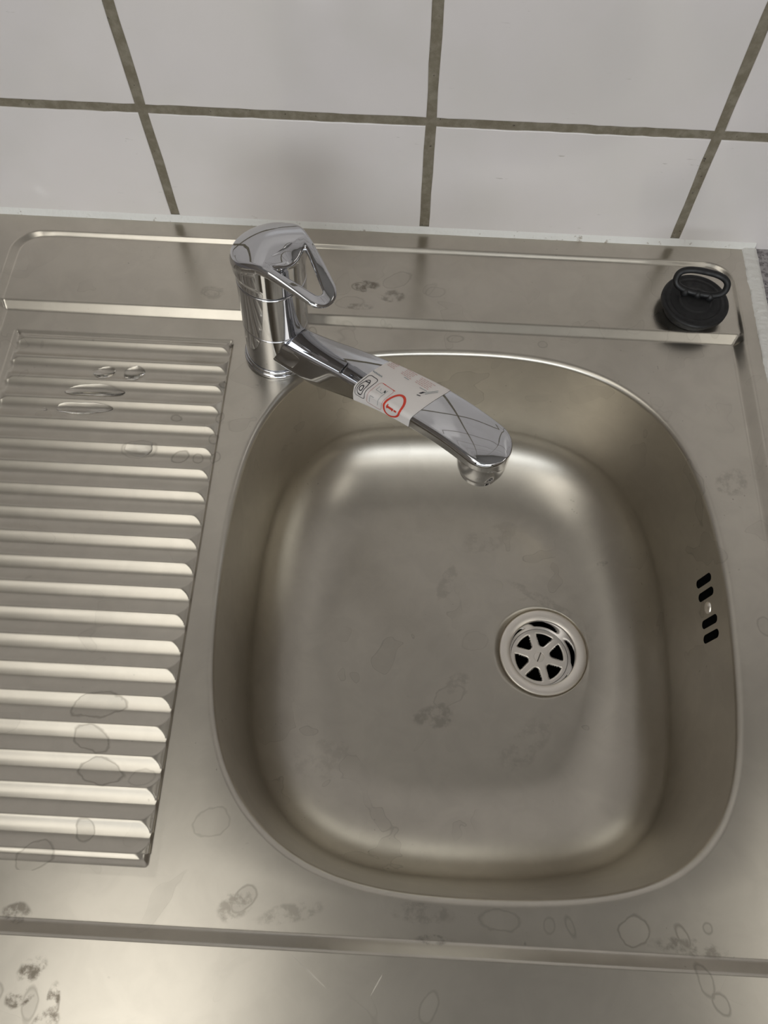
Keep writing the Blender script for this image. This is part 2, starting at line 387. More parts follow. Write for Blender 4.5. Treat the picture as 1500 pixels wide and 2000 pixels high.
sink = thing('kitchen_sink', (0, -300, 0), 'stainless steel kitchen sink with ribbed draining board on the left and rounded bowl', 'sink')
X = lines(SX0, SX1, 12, [(-356, -300, 1.2), (-320, -316, 1), (AX0, AX0 + .1, 1), (222, 261, 1.0)])
Xset = np.unique(np.round(np.concatenate([X, [PX0, PX1, AX0, AX1]]), 4))
Y = lines(SY0, SY1, 8, [(-522, -503, .7), (-98, -84, .6), (-46, -12, .8)])
Yset = np.unique(np.round(np.concatenate([Y, [PY0, PY1, AY0, AY1]]), 4))
def inrect(x, y): return ((x > AX0) & (x < AX1) & (y > AY0) & (y < AY1)) | ((x > PX0) & (x < PX1) & (y > PY0) & (y < PY1))
me = height_mesh('sink_deck', Xset, Yset, zdeck, DECKM, inrect)
obj('deck', me, sink)
# turned-down outer edge of the sheet
def edge_skirt():
    loop = [(SX0, SY0), (SX1, SY0), (SX1, SY1), (SX0, SY1)]; vs = []; F = []
    for (x, y) in loop: vs += [(x, y, 0), (x, y, -12)]
    for k in range(4): a, b = 2 * k, 2 * ((k + 1) % 4); F.append((a, a + 1, b + 1, b))
    return mesh_np('sink_edge', vs, F, DECKM, smooth=False)
obj('turned_edge', edge_skirt(), sink)
X = lines(PX0, PX1, 4, [(PX0, -296, .8), (-160, PX1, .7)])
Y = lines(PY0, PY1, .55, [(PY0, PY1, .55)])
obj('draining_board', height_mesh('draining_board', X, Y, zdrain, DRAINM), sink, label='ribbed draining board')

# bowl ------------------------------------------------------------
OUT = np.array([(-69.5, -123.2), (-46.4, -116.3), (-15, -112.2), (12.4, -110.3), (42, -109.3), (71.4, -109.6), (110.5, -114.6), (148.6, -128.5), (180.6, -155.5), (199.3, -186.8), (208.6, -218.6), (213.6, -253), (215.6, -298), (213.6, -346.4),
 (209.5, -392), (202.5, -424), (189.8, -449), (172.4, -467), (150.6, -479.3), (118, -487.3), (78.0, -491.2), (35.1, -492.4), (-7.9, -490.6), (-40.0, -484.8), (-67.3, -473.6), (-90.0, -456.), (-108.0, -433.5), (-120.2, -404), (-127.3, -364.7),
 (-130., -324.3), (-130.3, -277.0), (-128., -232.), (-122.4, -197.0), (-111.6, -169.0), (-94.6, -144.2)])
def closed_spline(P, n):
    """periodic cubic through P by arc length, smoothed"""
    seg = np.linalg.norm(np.roll(P, -1, 0) - P, axis=1); s = np.concatenate([[0], np.cumsum(seg)]); T = s[-1]
    t = np.linspace(0, T, 4000, endpoint=False)
    Q = np.stack([np.interp(t, s, np.append(P[:, k], P[0, k])) for k in (0, 1)], -1)
    f = np.fft.fft(Q, axis=0); fr = np.fft.fftfreq(4000, 1 / 4000.); f *= np.exp(-(fr / 15.) ** 2)[:, None]
    return np.fft.ifft(f, axis=0).real
Q = closed_spline(OUT, 0)
# column spacing: fine by the overflow on the right wall
seg = np.linalg.norm(np.roll(Q, -1, 0) - Q, axis=1)
dens = np.where((Q[:, 0] > 150) & (Q[:, 1] > -340) & (Q[:, 1] < -268), 1 / .55, 1 / 2.6)
cum = np.concatenate([[0], np.cumsum(seg * dens)]); NC = int(cum[-1])
tt = np.interp(np.arange(NC) * cum[-1] / NC, cum, np.arange(4001))
Qe = np.vstack([Q, Q[:1]]); Pc = np.stack([np.interp(tt, np.arange(4001), Qe[:, k]) for k in (0, 1)], -1)
arc = np.interp(tt, np.arange(4001), np.concatenate([[0], np.cumsum(seg)])); TOT = seg.sum()
def inward(P):
    d = np.roll(Q, -3, 0) - np.roll(Q, 3, 0); d = np.vstack([d, d[:1]])
    d = np.stack([np.interp(tt, np.arange(4001), d[:, k]) for k in (0, 1)], -1)
    n = np.stack([d[:, 1], -d[:, 0]], -1); n /= np.linalg.norm(n, axis=1)[:, None]
    c = P.mean(0); s = np.sign(((c - P) * n).sum(1).mean()); return n * s
NRM = inward(Pc)
def smooth_ring(P, amount):
    if amount <= 0: return P
    # resample evenly, low-pass, sample back
    g = np.linspace(0, TOT, 1024, endpoint=False)
    A = np.append(arc, TOT); out = []
    for k in (0, 1):
        v = np.interp(g, A, np.append(P[:, k], P[0, k])); f = np.fft.fft(v); fr = np.fft.fftfreq(1024, 1 / 1024.)
        f *= np.exp(-(fr * amount / 60.) ** 2); v = np.fft.ifft(f).real
        out.append(np.interp(arc, np.append(g, TOT), np.append(v, v[0])))
    return np.stack(out, -1)
DRN = np.array([116.8, -305.2]); ZF = -150.
prof = []      # (inset, z)
r = 4.6
for a in np.linspace(0, 82, 12): a = math.radians(a); prof.append((r * math.sin(a), -8 - r * (1 - math.cos(a))))
d0, z0 = prof[-1]; d1, z1 = 13., -100.
for t in np.linspace(0, 1, 150)[1:]: prof.append((d0 + (d1 - d0) * t, z0 + (z1 - z0) * t))
FIL = [math.radians(q) for q in np.linspace(0, 90, 44)[1:]]
rings = []
# outside the lip: straight lines out to the rectangle
cen = Pc.mean(0)
dirv = Pc - cen
tx = np.where(dirv[:, 0] > 0, (AX1 - cen[0]) / np.maximum(dirv[:, 0], 1e-6), (AX0 - cen[0]) / np.minimum(dirv[:, 0], -1e-6))
ty = np.where(dirv[:, 1] > 0, (AY1 - cen[1]) / np.maximum(dirv[:, 1], 1e-6), (AY0 - cen[1]) / np.minimum(dirv[:, 1], -1e-6))
Rct = cen + dirv * np.minimum(tx, ty)[:, None]
for cx_, cy_ in ((AX0, AY0), (AX0, AY1), (AX1, AY0), (AX1, AY1)):
    Rct[np.argmin(np.hypot(Rct[:, 0] - cx_, Rct[:, 1] - cy_))] = (cx_, cy_)
for t in (0, .5): rings.append((Rct * (1 - t) + Pc * t, np.full(NC, -8.)))
for (d, z) in prof:
    rings.append((Pc + NRM * d, np.full(NC, z)))
# wall-to-floor sweep, narrower where the waste sits close to the wall
def lowpass(v, cut):
    g = np.linspace(0, TOT, 1024, endpoint=False); w = np.interp(g, np.append(arc, TOT), np.append(v, v[0]))
    f = np.fft.fft(w); f *= np.exp(-(np.fft.fftfreq(1024, 1 / 1024.) / cut) ** 2); w = np.fft.ifft(f).real
    return np.interp(arc, np.append(g, TOT), np.append(w, w[0]))
wid = np.minimum(66., np.hypot(*(Pc - DRN).T) - 38 - d1 - 12.); wid = lowpass(wid, 14.)
for a in FIL:
    d = d1 + wid * (1 - math.cos(a) ** 1.08); f = d - d1
    P = smooth_ring(Pc + NRM * d[:, None], float(f.mean()) * .2)
    rings.append((P, np.full(NC, z1 - (abs(ZF - z1) - .4) * math.sin(a) ** 1.0)))
last = rings[-1][0]; zl = float(rings[-1][1][0])
ang = np.arctan2(last[:, 1] - DRN[1], last[:, 0] - DRN[0]); C0 = DRN + 37.2 * np.stack([np.cos(ang), np.sin(ang)], -1)
for t in np.linspace(0, 1, 26)[1:]:
    P = last * (1 - t) + C0 * t; dd = np.hypot(*(P - DRN).T)
    z = ZF + 1.5 * np.clip((dd - 37.2) / 60, 0, 1) ** .8 * 1.0
    z = zl - .4 * t * t * (3 - 2 * t)
    rings.append((P, np.full(NC, 1.0) * z))
for (rr, z) in ((36.9, ZF - 1.6), (36.2, ZF - 3.4), (30, ZF - 3.6)):
    rings.append((DRN + rr * np.stack([np.cos(ang), np.sin(ang)], -1), np.full(NC, z)))
NRG = len(rings)
vs = np.zeros((NC, NRG, 3))
for j, (P, z) in enumerate(rings): vs[:, j, :2] = P; vs[:, j, 2] = z
F = grid_faces(NC, NRG, True)
# overflow slots cut through the right wall
vflat = vs.reshape(-1, 3).copy()
SLOT_Y = [-279.5, -289.6, -309.4, -319.8]; SZ, SH, SW = -35.5, 10.5, 3.1
def slot_d(y, z, yc): 
    q = np.abs(z - SZ) - (SH - SW); return np.hypot(y - yc, np.maximum(q, 0)) - SW
right = vflat[:, 0] > 180
cF = vflat[F].mean(1); kill = np.zeros(len(F), bool)
for yc in SLOT_Y: kill |= (slot_d(cF[:, 1], cF[:, 2], yc) < 0) & (cF[:, 0] > 180)
F2 = F[~kill]
bad = np.unique(F[kill]); good = np.unique(F2); bnd = np.intersect1d(bad, good)
for i in bnd:          # snap the cut edge onto the true slot outline
    y, z = vflat[i, 1], vflat[i, 2]; yc = min(SLOT_Y, key=lambda q: abs(q - y))
    cz = SZ + max(-(SH - SW), min(SH - SW, z - SZ)); dy, dz = y - yc, z - cz; L = math.hypot(dy, dz)
    if L > 1e-4: vflat[i, 1] = yc + dy / L * SW; vflat[i, 2] = cz + dz / L * SW
used = np.unique(F2); rm = -np.ones(len(vflat), int); rm[used] = np.arange(len(used))
ringno = F2[:, 0] % NRG
me = mesh_np('bowl', vflat[used], rm[F2], [BOWLM, DECKM], uv=np.stack([vflat[used][:, 1], vflat[used][:, 0]], -1) * .001, midx=np.where(ringno < 2, 1, 0))
bm = bmesh.new(); bm.from_mesh(me); bmesh.ops.recalc_face_normals(bm, faces=bm.faces)
up = sum(1 for f in bm.faces if f.calc_center_median().z > .8919 and f.normal.z > .9); dn = sum(1 for f in bm.faces if f.calc_center_median().z > .8919 and f.normal.z < -.9)
if dn > up: bmesh.ops.reverse_faces(bm, faces=bm.faces)
bm.to_mesh(me); bm.free()
bowl = obj('bowl', me, sink, label='deep rounded sink bowl')
XW = 203.5
def wall_x(y, z):
    i = np.where(right)[0]; k = np.argmin((vflat[i, 1] - y) ** 2 + (vflat[i, 2] - z) ** 2); return vflat[i[k], 0]
# dark overflow housing behind the slots
vs_ = [((wall_x(y, z) + 1.2) if k == 0 else XW + 26, y, z) for k in (0, 1) for y in (-328, -271) for z in (-60, -20)]
obj('overflow_housing', mesh_np('overflow_housing', vs_, [(4, 6, 7, 5), (0, 4, 5, 1), (2, 3, 7, 6), (0, 2, 6, 4), (1, 5, 7, 3)], BLACKHOLE, smooth=False), bowl, label='dark overflow housing seen through four slots')
# little screw between the slots, axis along -x, sunk in the wall
wallx = float(np.interp(8 + 19.5, [0, 92], [0, 0])) 
wx = wall_x(-299.5, -35.5)
me = lathe('overflow_screw', [(0.01, 1.6), (1.2, 1.7), (2.6, 1.5), (3.8, 1.0), (4.4, .3), (4.6, -1)], [CHROME_DULL], 40, lambda a, b, h: (wx - h + 0.1, -299.5 + a, -35.5 + b))
scr = obj('overflow_screw', me, bowl, label='small steel screw between the overflow slots')

# waste ------------------------------------------------------------
dz = ZF - 3.0
fr = lambda x, y, h: (DRN[0] + x, DRN[1] + y, dz + h)
waste = obj('waste_flange', lathe('waste_flange', [(36.2, -1), (36.4, .6), (36.0, 1.5), (35.2, 1.9), (28.2, 1.1), (27.2, .4), (26.8, -.8), (25.2, -8), (24.2, -14.5), (23.8, -17), (23.8, -24)], [CHROME_DULL, CHROME], 128, fr, sharp=60, midx=[0] * 5 + [1] * 5), sink, label='round steel waste flange')
def grate():
    nr, na = 60, 300; rad = np.linspace(4.4, 24, nr); an = np.linspace(0, 2 * np.pi, na, endpoint=False)
    A, Rr = np.meshgrid(an, rad, indexing='ij'); xs, ys = Rr * np.cos(A), Rr * np.sin(A)
    vs = np.stack([xs, ys], -1).reshape(-1, 2); F = grid_faces(na, nr, True); c = vs[F].mean(1)
    def hole(P):
        x, y = P[:, 0], P[:, 1]; a = np.arctan2(y, x) - math.radians(15); a = a - np.round(a / (math.pi / 3)) * (math.pi / 3)
        r = np.hypot(x, y); u, v = r * np.cos(a), r * np.sin(a)
        # rounded wedge: beyond u=9.6, inside r=20.6, clear of the spokes
        h = math.radians(30); off = 2.5 + 1.6
        dsp = -(u * math.sin(h) - np.abs(v) * math.cos(h)) + off     # <0 inside
        d1 = 10.6 - u; d2 = r - (20.9 - 1.6)
        q = np.stack([dsp, d1, d2], -1)
        return np.where(q.max(-1) > 0, np.linalg.norm(np.maximum(q, 0), axis=-1), q.max(-1)) - 1.6
    keep = hole(c) > 0; F = F[keep]
    n = len(vs); top = np.column_stack([vs, np.zeros(n)]); 
    g = np.array([hole(vs + np.array([e, 0])) - hole(vs - np.array([e, 0])) for e in (.02,)])[0] / .04
    gy = (hole(vs + np.array([0, .02])) - hole(vs - np.array([0, .02]))) / .04
    h0 = hole(vs); m = np.abs(h0) < .28
    top[m, 0] -= (h0 * g)[m]; top[m, 1] -= (h0 * gy)[m]
    top[:, 2] = -16.2 + .5 * np.clip((np.hypot(vs[:, 0], vs[:, 1]) - 19) / 4, 0, 1) * 0 - .5 * np.clip(1 - np.abs(h0) / .9, 0, 1) ** 2
    vw = np.array([fr(*p) for p in top])
    used = np.unique(F); rm = -np.ones(n, int); rm[used] = np.arange(len(used))
    me = mesh_np('waste_grate', vw[used], rm[F], [CHROME_DULL]); return me
gr = obj('grate', grate(), waste, label='six-spoke waste grate'); md = gr.modifiers.new('thick', 'SOLIDIFY'); md.thickness = .0014; md.offset = -1
def screw():
    # slotted screw head
    vs = []; n = 64
    prof = [(.01, .5), (2, .5), (4.2, .45), (5.0, .2), (5.3, -.4), (5.35, -.46), (6.0, -.46), (6.05, -.6)]
    me = lathe('waste_screw', prof, [CHROME_DULL, DARKGAP], n, lambda x, y, h: fr(x, y, h - 15.6), midx=[0, 0, 0, 0, 1, 1, 1])
    return me
sc_ = obj('grate_screw', screw(), waste, label='slotted screw in the middle of the grate')
a = math.radians(68); ca, sa = math.cos(a), math.sin(a)
vs_ = [fr(ca * l - sa * w, sa * l + ca * w, -15.6 + h) for l in (-4.3, 4.3) for w in (-.45, .45) for h in (.44, .56)]
obj('screw_slot', mesh_np('screw_slot', vs_, [(0, 1, 3, 2), (4, 6, 7, 5), (0, 4, 5, 1), (2, 3, 7, 6), (0, 2, 6, 4), (1, 5, 7, 3)], mat('slot shadow', (.12, .10, .08), .6), smooth=False), waste)
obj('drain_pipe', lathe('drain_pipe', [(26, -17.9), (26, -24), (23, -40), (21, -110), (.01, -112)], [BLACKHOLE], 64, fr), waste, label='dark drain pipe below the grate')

# ------------------------------------------------------------------ silicone and worktop
def ribbon(name, path, prof, m, seed, jit, n_sub, kind='structure'):
    """sweep prof [(side, up)] along a straight path, edges lumpy"""
    rnd = np.random.RandomState(seed); (x0, y0), (x1, y1) = path; n = n_sub; t = np.linspace(0, 1, n)
    dx, dy = x1 - x0, y1 - y0; L = math.hypot(dx, dy); nx, ny = -dy / L, dx / L
    def sn():   # smooth noise
        v = rnd.randn(n); k = np.exp(-np.linspace(-2, 2, 9) ** 2); k /= k.sum(); w = np.convolve(v, k, 'same')
        k2 = np.exp(-np.linspace(-2, 2, 41) ** 2); k2 /= k2.sum(); return w + 2.5 * np.convolve(v, k2, 'same')
    vs = np.zeros((n, len(prof), 3))
    for j, (s, h) in enumerate(prof):
        js, jh = sn() * jit[0], sn() * jit[1]
        if j == 0: js = js * 0
        vs[:, j, 0] = x0 + dx * t + nx * (s + js); vs[:, j, 1] = y0 + dy * t + ny * (s + js); vs[:, j, 2] = h + np.abs(jh) * (0 if j in (0, len(prof) - 1) else 1)
    me = mesh_np(name, vs.reshape(-1, 3), grid_faces(n, len(prof)), m)
    bm = bmesh.new(); bm.from_mesh(me); bmesh.ops.recalc_face_normals(bm, faces=bm.faces); bm.to_mesh(me); bm.free()
    o = obj(name, me, kind=kind); return o
# bead along the wall, side = away from the wall (negative y)
ribbon('trim_1', ((270, 0.3), (-420, .3)), [(0, 5.4), (.9, 4.3), (1.6, 2.7), (2.2, 1.3), (2.8, .3), (3.0, -.3)], SEAL, 3, (.12, .10), 520)
# wide smeared joint beside the sink's right edge
ribbon('trim_2', ((272.5, -600), (272.5, -1.5)), [(0, -1.4), (1.2, .3), (4, .9), (8, 1.1), (10.8, .8), (12.6, .25), (13.2, -.3)], SEAL, 9, (.38, .35), 900)
def worktop():
    bm = bmesh.new()
    def bx(x0, x1, y0, y1, z0, z1):
        vv = [bm.verts.new(V(x, y, z)) for x in (x0, x1) for y in (y0, y1) for z in (z0, z1)]
        for f in [(0, 1, 3, 2), (4, 6, 7, 5), (0, 4, 5, 1), (2, 3, 7, 6), (0, 2, 6, 4), (1, 5, 7, 3)]: bm.faces.new([vv[i] for i in f])
    bx(261.5, 1499, -600, -.2, -38, -1.5); bx(-1499, -356.5, -600, -.2, -38, -1.5)
    bmesh.ops.recalc_face_normals(bm, faces=bm.faces)
    me = bpy.data.meshes.new('worktop'); bm.to_mesh(me); bm.free(); me.materials.append(STONE); return me
obj('worktop', worktop(), None, 'speckled grey worktop beside the right edge of the sink', 'worktop')

# ------------------------------------------------------------------ surface nets for the smooth cast parts
def sdf_mesh(name, fn, lo, hi, step, m, frame):
    nx, ny, nz = [int((hi[k] - lo[k]) / step) + 1 for k in range(3)]
    ax = [lo[k] + step * np.arange(n) for k, n in enumerate((nx, ny, nz))]
    G = np.stack(np.meshgrid(*ax, indexing='ij'), -1); D = fn(G[..., 0], G[..., 1], G[..., 2]); S = D < 0
    corners = [(i, j, k) for i in (0, 1) for j in (0, 1) for k in (0, 1)]
    cs = np.stack([S[i:nx - 1 + i, j:ny - 1 + j, k:nz - 1 + k] for i, j, k in corners], -1)
    act = cs.any(-1) & ~cs.all(-1); idx = -np.ones(act.shape, int); cells = np.argwhere(act); idx[act] = np.arange(len(cells))
    P = np.array(lo) + (cells + .5) * step
    def grad(Pn):
        e = step * .1; x, y, z = Pn.T
        return np.stack([fn(x + e, y, z) - fn(x - e, y, z), fn(x, y + e, z) - fn(x, y - e, z), fn(x, y, z + e) - fn(x, y, z - e)], -1) / (2 * e)
    for _ in range(6):
        g = grad(P); d = fn(*P.T); P2 = P - (d / np.maximum((g * g).sum(-1), .1))[:, None] * g * .9
        c = np.array(lo) + (cells + .5) * step; P = np.clip(P2, c - .8 * step, c + .8 * step)
    g = grad(P); g /= np.linalg.norm(g, axis=1)[:, None]
    F = []
    for axn in range(3):
        a, b = [(1, 2), (2, 0), (0, 1)][axn]
        sl0 = [slice(1, -1)] * 3; sl0[axn] = slice(0, -1); sl1 = [slice(1, -1)] * 3; sl1[axn] = slice(1, None)
        s0, s1 = S[tuple(sl0)], S[tuple(sl1)]; e = np.argwhere(s0 != s1)
        off = np.ones(3, int); off[axn] = 0; e = e + off
        ins = S[tuple(e.T)]
        def cell(da, db):
            c = e.copy(); c[:, a] -= da; c[:, b] -= db; return idx[tuple(c.T)]
        q = np.stack([cell(1, 1), cell(0, 1), cell(0, 0), cell(1, 0)], -1)
        q[~ins] = q[~ins][:, ::-1]; F.append(q)
    F = np.concatenate(F); F = F[(F >= 0).all(1)]
    o = frame(0, 0, 0); o = np.array(o); Mx = np.stack([np.array(frame(*v)) - o for v in ((1, 0, 0), (0, 1, 0), (0, 0, 1))], 0)
    Pw = P @ Mx + o; nw = g @ Mx
    return mesh_np(name, Pw, F, m, normals=nw)
def smin(a, b, k): h = np.clip(.5 + .5 * (b - a) / k, 0, 1); return b * (1 - h) + a * h - k * h * (1 - h)
def smax(a, b, k): return -smin(-a, -b, k)

# ------------------------------------------------------------------ the mixer tap
TC = np.array([-107., -121., -8.]); TL = math.radians(2.8)
AZ = math.radians(-42.6); DU = np.array([math.cos(AZ), math.sin(AZ)]); DN = np.array([-math.sin(AZ), math.cos(AZ)])
def tf(x, y, h):   # leaning tap frame, x/y as in the world
    return (TC[0] + x * math.cos(TL) + h * math.sin(TL), TC[1] + y, TC[2] - x * math.sin(TL) + h * math.cos(TL))
def tuv(u, v, h): return tf(u * DU[0] + v * DN[0], u * DU[1] + v * DN[1], h)
tap = thing('mixer_tap', tuple(TC), 'chrome single-lever mixer tap with loop handle and swivel spout on the sink', 'tap')
RB = 23.5
obj('base_flange', lathe('base_flange', [(0.01, 0), (25.2, 0), (25.6, .5), (25.6, 2.2), (25.2, 2.9), (24.4, 3.2), (24.2, 3.3), (24.2, 4.0), (24.5, 4.2), (24.7, 4.8), (24.4, 6.2), (23.6, 6.8), (20, 6.8)], [CHROME], 128, tf, sharp=50), tap)
obj('swivel_ring', lathe('swivel_ring', [(18, 6.9), (22.6, 6.9), (22.6, 7.3), (23.1, 7.5), (RB, 8.0), (RB, 41.4), (23.1, 41.9), (22.4, 42.2), (18, 42.2)], [CHROME], 128, tf, sharp=50), tap)
obj('body', lathe('tap_body', [(18, 42.3), (22.5, 42.3), (23.1, 42.6), (RB, 43.1), (RB, 84.6), (23.1, 85.1), (22.8, 85.3), (18, 85.3)], [CHROME], 128, tf, sharp=50), tap)
obj('body_seal', lathe('body_seal', [(22.2, 6.5), (22.35, 7.5), (22.35, 41.8), (22.35, 86.6), (18, 86.8)], [DARKGAP], 96, tf), tap, label='dark seal lines between tap sections')

def handle_sdf(u, v, h):
    # outline in plan: round head tapering to the loop's tip
    r1, r2, L = 24.6, 11.8, 46.5
    b = (r1 - r2) / L; a = math.sqrt(1 - b * b); av = np.abs(v); k = -b * av + a * u * 1.0
    # uneven capsule along +u
    kk = u * b * 0
    px, py = av, u
    kdot = -b * px * 0
    k = px * (-b) + py * a
    d_out = np.where(k < 0, np.hypot(px, py) - r1, np.where(k > a * L, np.hypot(px, py - L) - r2, px * a + py * b - r1))
    # height of the upper face
    top = np.where(u < 14, 119.0 - 15.5 * (np.clip(14 - u, 0, 99) / 38.) ** 2.0, 119.0 - 8.5 * (np.clip(u - 14, 0, 99) / 44.) ** 1.35)
    top = top - 5.5 * (np.clip(av, 0, 30) / 24.) ** 2 * np.clip((22 - u) / 30, 0, 1)
    scoop = 4.2 * np.exp(-(v / 10.5) ** 2) * np.clip((u + 4) / 26., 0, 1) ** 1.3
    th = 7.5 - 1.0 * np.clip(u / 55., 0, 1)
    # sheet (head cap + loop)
    dv = np.maximum(h - (top - scoop * (u < 60)), (top - th) - h)
    ring_w = 6.7 + 2.8 * np.clip((u - 26) / 24., 0, 1) + .6 * np.clip((22 - u) / 22., 0, 1)
    hole = smax(-(d_out + ring_w), -(np.hypot(u, v) - 23.2), 1.5)     # >0 outside the opening... 
    # opening: inside the inset outline and outside the head circle
    d_open = smax(d_out + ring_w, 23.4 - np.hypot(u, v), 2.0)          # <0 in the opening
    d2 = smax(d_out, -d_open, 1.2)
    rr = 2.6
    sheet = np.minimum(np.maximum(d2 + rr, dv + rr), 0) + np.hypot(np.maximum(d2 + rr, 0), np.maximum(dv + rr, 0)) - rr
    # head barrel below the cap
    barrel = smax(np.hypot(u, v) - RB, smax(h - (top - scoop) + .2, 86.0 - h, .6), 1.6)
    # bulge of the cap over the barrel at the back
    bulge = np.hypot(np.maximum(np.hypot(u, v) - 22.0, 0), np.maximum(np.maximum(97 - h, h - (top - 5.0)), 0)) - 2.6
    bulge = np.maximum(bulge, u - 12)
    return smin(smin(sheet, barrel, 2.2), bulge, 3.0)
obj('lever_handle', sdf_mesh('lever_handle', handle_sdf, (-28, -28, 84), (62, 28, 124), .7, CHROME, tuv), tap, label='loop-shaped lever handle')

# spout: stations (s, half width top, half width bottom, z top, z bottom)
ST = np.array([(14, 11.0, 17.0, 29.5, 5), (22, 11.0, 16.8, 32.0, 6.5), (36, 11.4, 16.0, 37.0, 10.5), (50, 12, 15.2, 43, 14), (75, 13.2, 14.6, 54.5, 28), (100, 14.6, 14.4, 65, 43), (125, 15.4, 14.6, 74.5, 56),
               (150, 15.9, 15.0, 82.5, 66), (175, 15.9, 15.2, 87.5, 72.5), (190, 15.9, 15.4, 88.5, 74.5), (205, 15.8, 15.4, 88.0, 75)])
SEND = 193.0       # centre of the rounded tip, radius 15.5
DSP = np.array([math.cos(math.radians(-41.3)), math.sin(math.radians(-41.3))]); NSP = np.array([-DSP[1], DSP[0]])
def cub(s, k):
    x = ST[:, 0]; y = ST[:, k]; m = np.gradient(y, x); i = int(np.clip(np.searchsorted(x, s) - 1, 0, len(x) - 2))
    h = x[i + 1] - x[i]; t = (s - x[i]) / h
    return (2 * t ** 3 - 3 * t ** 2 + 1) * y[i] + (t ** 3 - 2 * t ** 2 + t) * h * m[i] + (-2 * t ** 3 + 3 * t ** 2) * y[i + 1] + (t ** 3 - t ** 2) * h * m[i + 1]
def section(s, n=72):
    """closed ring of (v, z) going round from the middle of the top, corners rounded"""
    wt, wb, zt, zb = [cub(s, k) for k in (1, 2, 3, 4)]
    if s > SEND:
        q = math.sqrt(max(1 - ((s - SEND) / 15.5) ** 2, 0.0004)); wt *= q; wb *= q
    hh = zt - zb; crown = 1.3 * min(1, wt / 14)
    rt = min(3.2, wt * .45, hh * .3); rb = min(5.5 + 4.5 * max(0, min(1, (60 - s) / 40.)), wb * .6, hh * .42)
    pts = []
    def arc(cx, cz, r, a0, a1, k):
        for i in range(k): a = math.radians(a0 + (a1 - a0) * i / (k - 1)); pts.append((cx + r * math.cos(a), cz + r * math.sin(a)))
    for i in range(9):
        t = i / 9.; pts.append(((wt - rt) * t, zt + crown * (1 - t * t)))
    arc(wt - rt, zt - rt, rt, 90, 0, 8)
    for i in range(1, 6): t = i / 6.; pts.append((wt + (wb - wt) * t, zt - rt + (zb + rb - zt + rt) * t))
    arc(wb - rb, zb + rb, rb, 0, -90, 8)
    for i in range(1, 5): t = i / 5.; pts.append(((wb - rb) * (1 - t), zb))
    half = pts; full = half + [(0, zb)] + [(-a, b) for (a, b) in half[1:][::-1]]
    return np.array(full)
def sp(s, v, z): return (TC[0] + s * DSP[0] + v * NSP[0], TC[1] + s * DSP[1] + v * NSP[1], z)
ss = np.concatenate([np.linspace(14, SEND, 90), SEND + 15.5 * np.sin(np.linspace(0, math.pi / 2 * .995, 22)[1:])])
rg = [section(s) for s in ss]; K = len(rg[0]); vs = np.array([[sp(s, a, b) for a, b in r] for s, r in zip(ss, rg)])
vs2 = vs.reshape(-1, 3); F = grid_faces(len(ss), K).tolist()
for i in range(len(ss) - 1): F.append([i * K + K - 1, (i + 1) * K + K - 1, (i + 1) * K, i * K])
F.append([(len(ss) - 1) * K + k for k in range(K)])
me = mesh_np('spout', vs2, F, [CHROME])
bm = bmesh.new(); bm.from_mesh(me); bmesh.ops.recalc_face_normals(bm, faces=bm.faces)
# collar under the tip, part of the casting
n = 96; prev = None; cprof = [(15.2, 80), (15.4, 74), (15.2, 67), (14.8, 63.5), (14.0, 62.6), (12.8, 62.4)]
for (r_c, z_c) in cprof:
    ringv = [bm.verts.new(V(*sp(SEND + r_c * math.cos(2 * math.pi * i / n), r_c * math.sin(2 * math.pi * i / n), z_c))) for i in range(n)]
    if prev:
        for i in range(n): f = bm.faces.new((prev[i], prev[(i + 1) % n], ringv[(i + 1) % n], ringv[i])); f.smooth = True
    prev = ringv
bm.to_mesh(me); bm.free(); sharpen(me, 60)
spout = obj('spout', me, tap, label='long swivel spout')
obj('aerator', lathe('aerator', [(.01, 58.5), (10.5, 58.4), (10.8, 56.0), (12.2, 55.8), (12.8, 56.6), (12.9, 62.5), (12.4, 63.5)], [CHROME], 80, lambda x, y, h: sp(SEND + x, y, h)), spout, label='round aerator under the spout tip')

# the printed paper label round the spout -------------------------------------------------
LS0, LS1 = 103.0, 152.0
PAPER = mat('white paper label', (.82, .78, .75), .55)
INKR = mat('red ink', (.72, .06, .03), .5); INKP = mat('pale red ink', (.62, .36, .34), .55); INKK = mat('black ink', (.03, .03, .035), .5); INKG = mat('grey ink', (.33, .36, .37), .55)
def label_surface():
    """arc-length table round the section: t = 0 at the far top edge, growing over the top to the near side and under"""
    tab = {}
    def at(s, t, lift):
        key = round(s, 2)
        if key not in tab:
            sec = section(s); K = len(sec); 
            # order: far side (v>0) low -> top -> near side (v<0) -> low
            i_far = 22; order = list(range(i_far, -1, -1)) + list(range(K - 1, K - 1 - 32, -1))
            P = sec[order]; L = np.concatenate([[0], np.cumsum(np.hypot(*np.diff(P, axis=0).T))])
            tab[key] = (P, L)
        P, L = tab[key]; t = min(max(t, 0), L[-1] - .01); v = np.interp(t, L, P[:, 0]); z = np.interp(t, L, P[:, 1])
        e = .4; v2 = np.interp(t + e, L, P[:, 0]) - np.interp(t - e, L, P[:, 0]); z2 = np.interp(t + e, L, P[:, 1]) - np.interp(t - e, L, P[:, 1])
        l = math.hypot(v2, z2) or 1; nv, nz = z2 / l, -v2 / l       # outward
        return sp(s, v + nv * lift, z + nz * lift), L[-1]
    return at
_at = label_surface()
def at(s, t, lift): return _at(s - 6 * min(1, max(0, (t - 14) / 40.)), t, lift)
TMAX = at((LS0 + LS1) / 2, 0, 0)[1]
lv = []; lf = []; lm = []
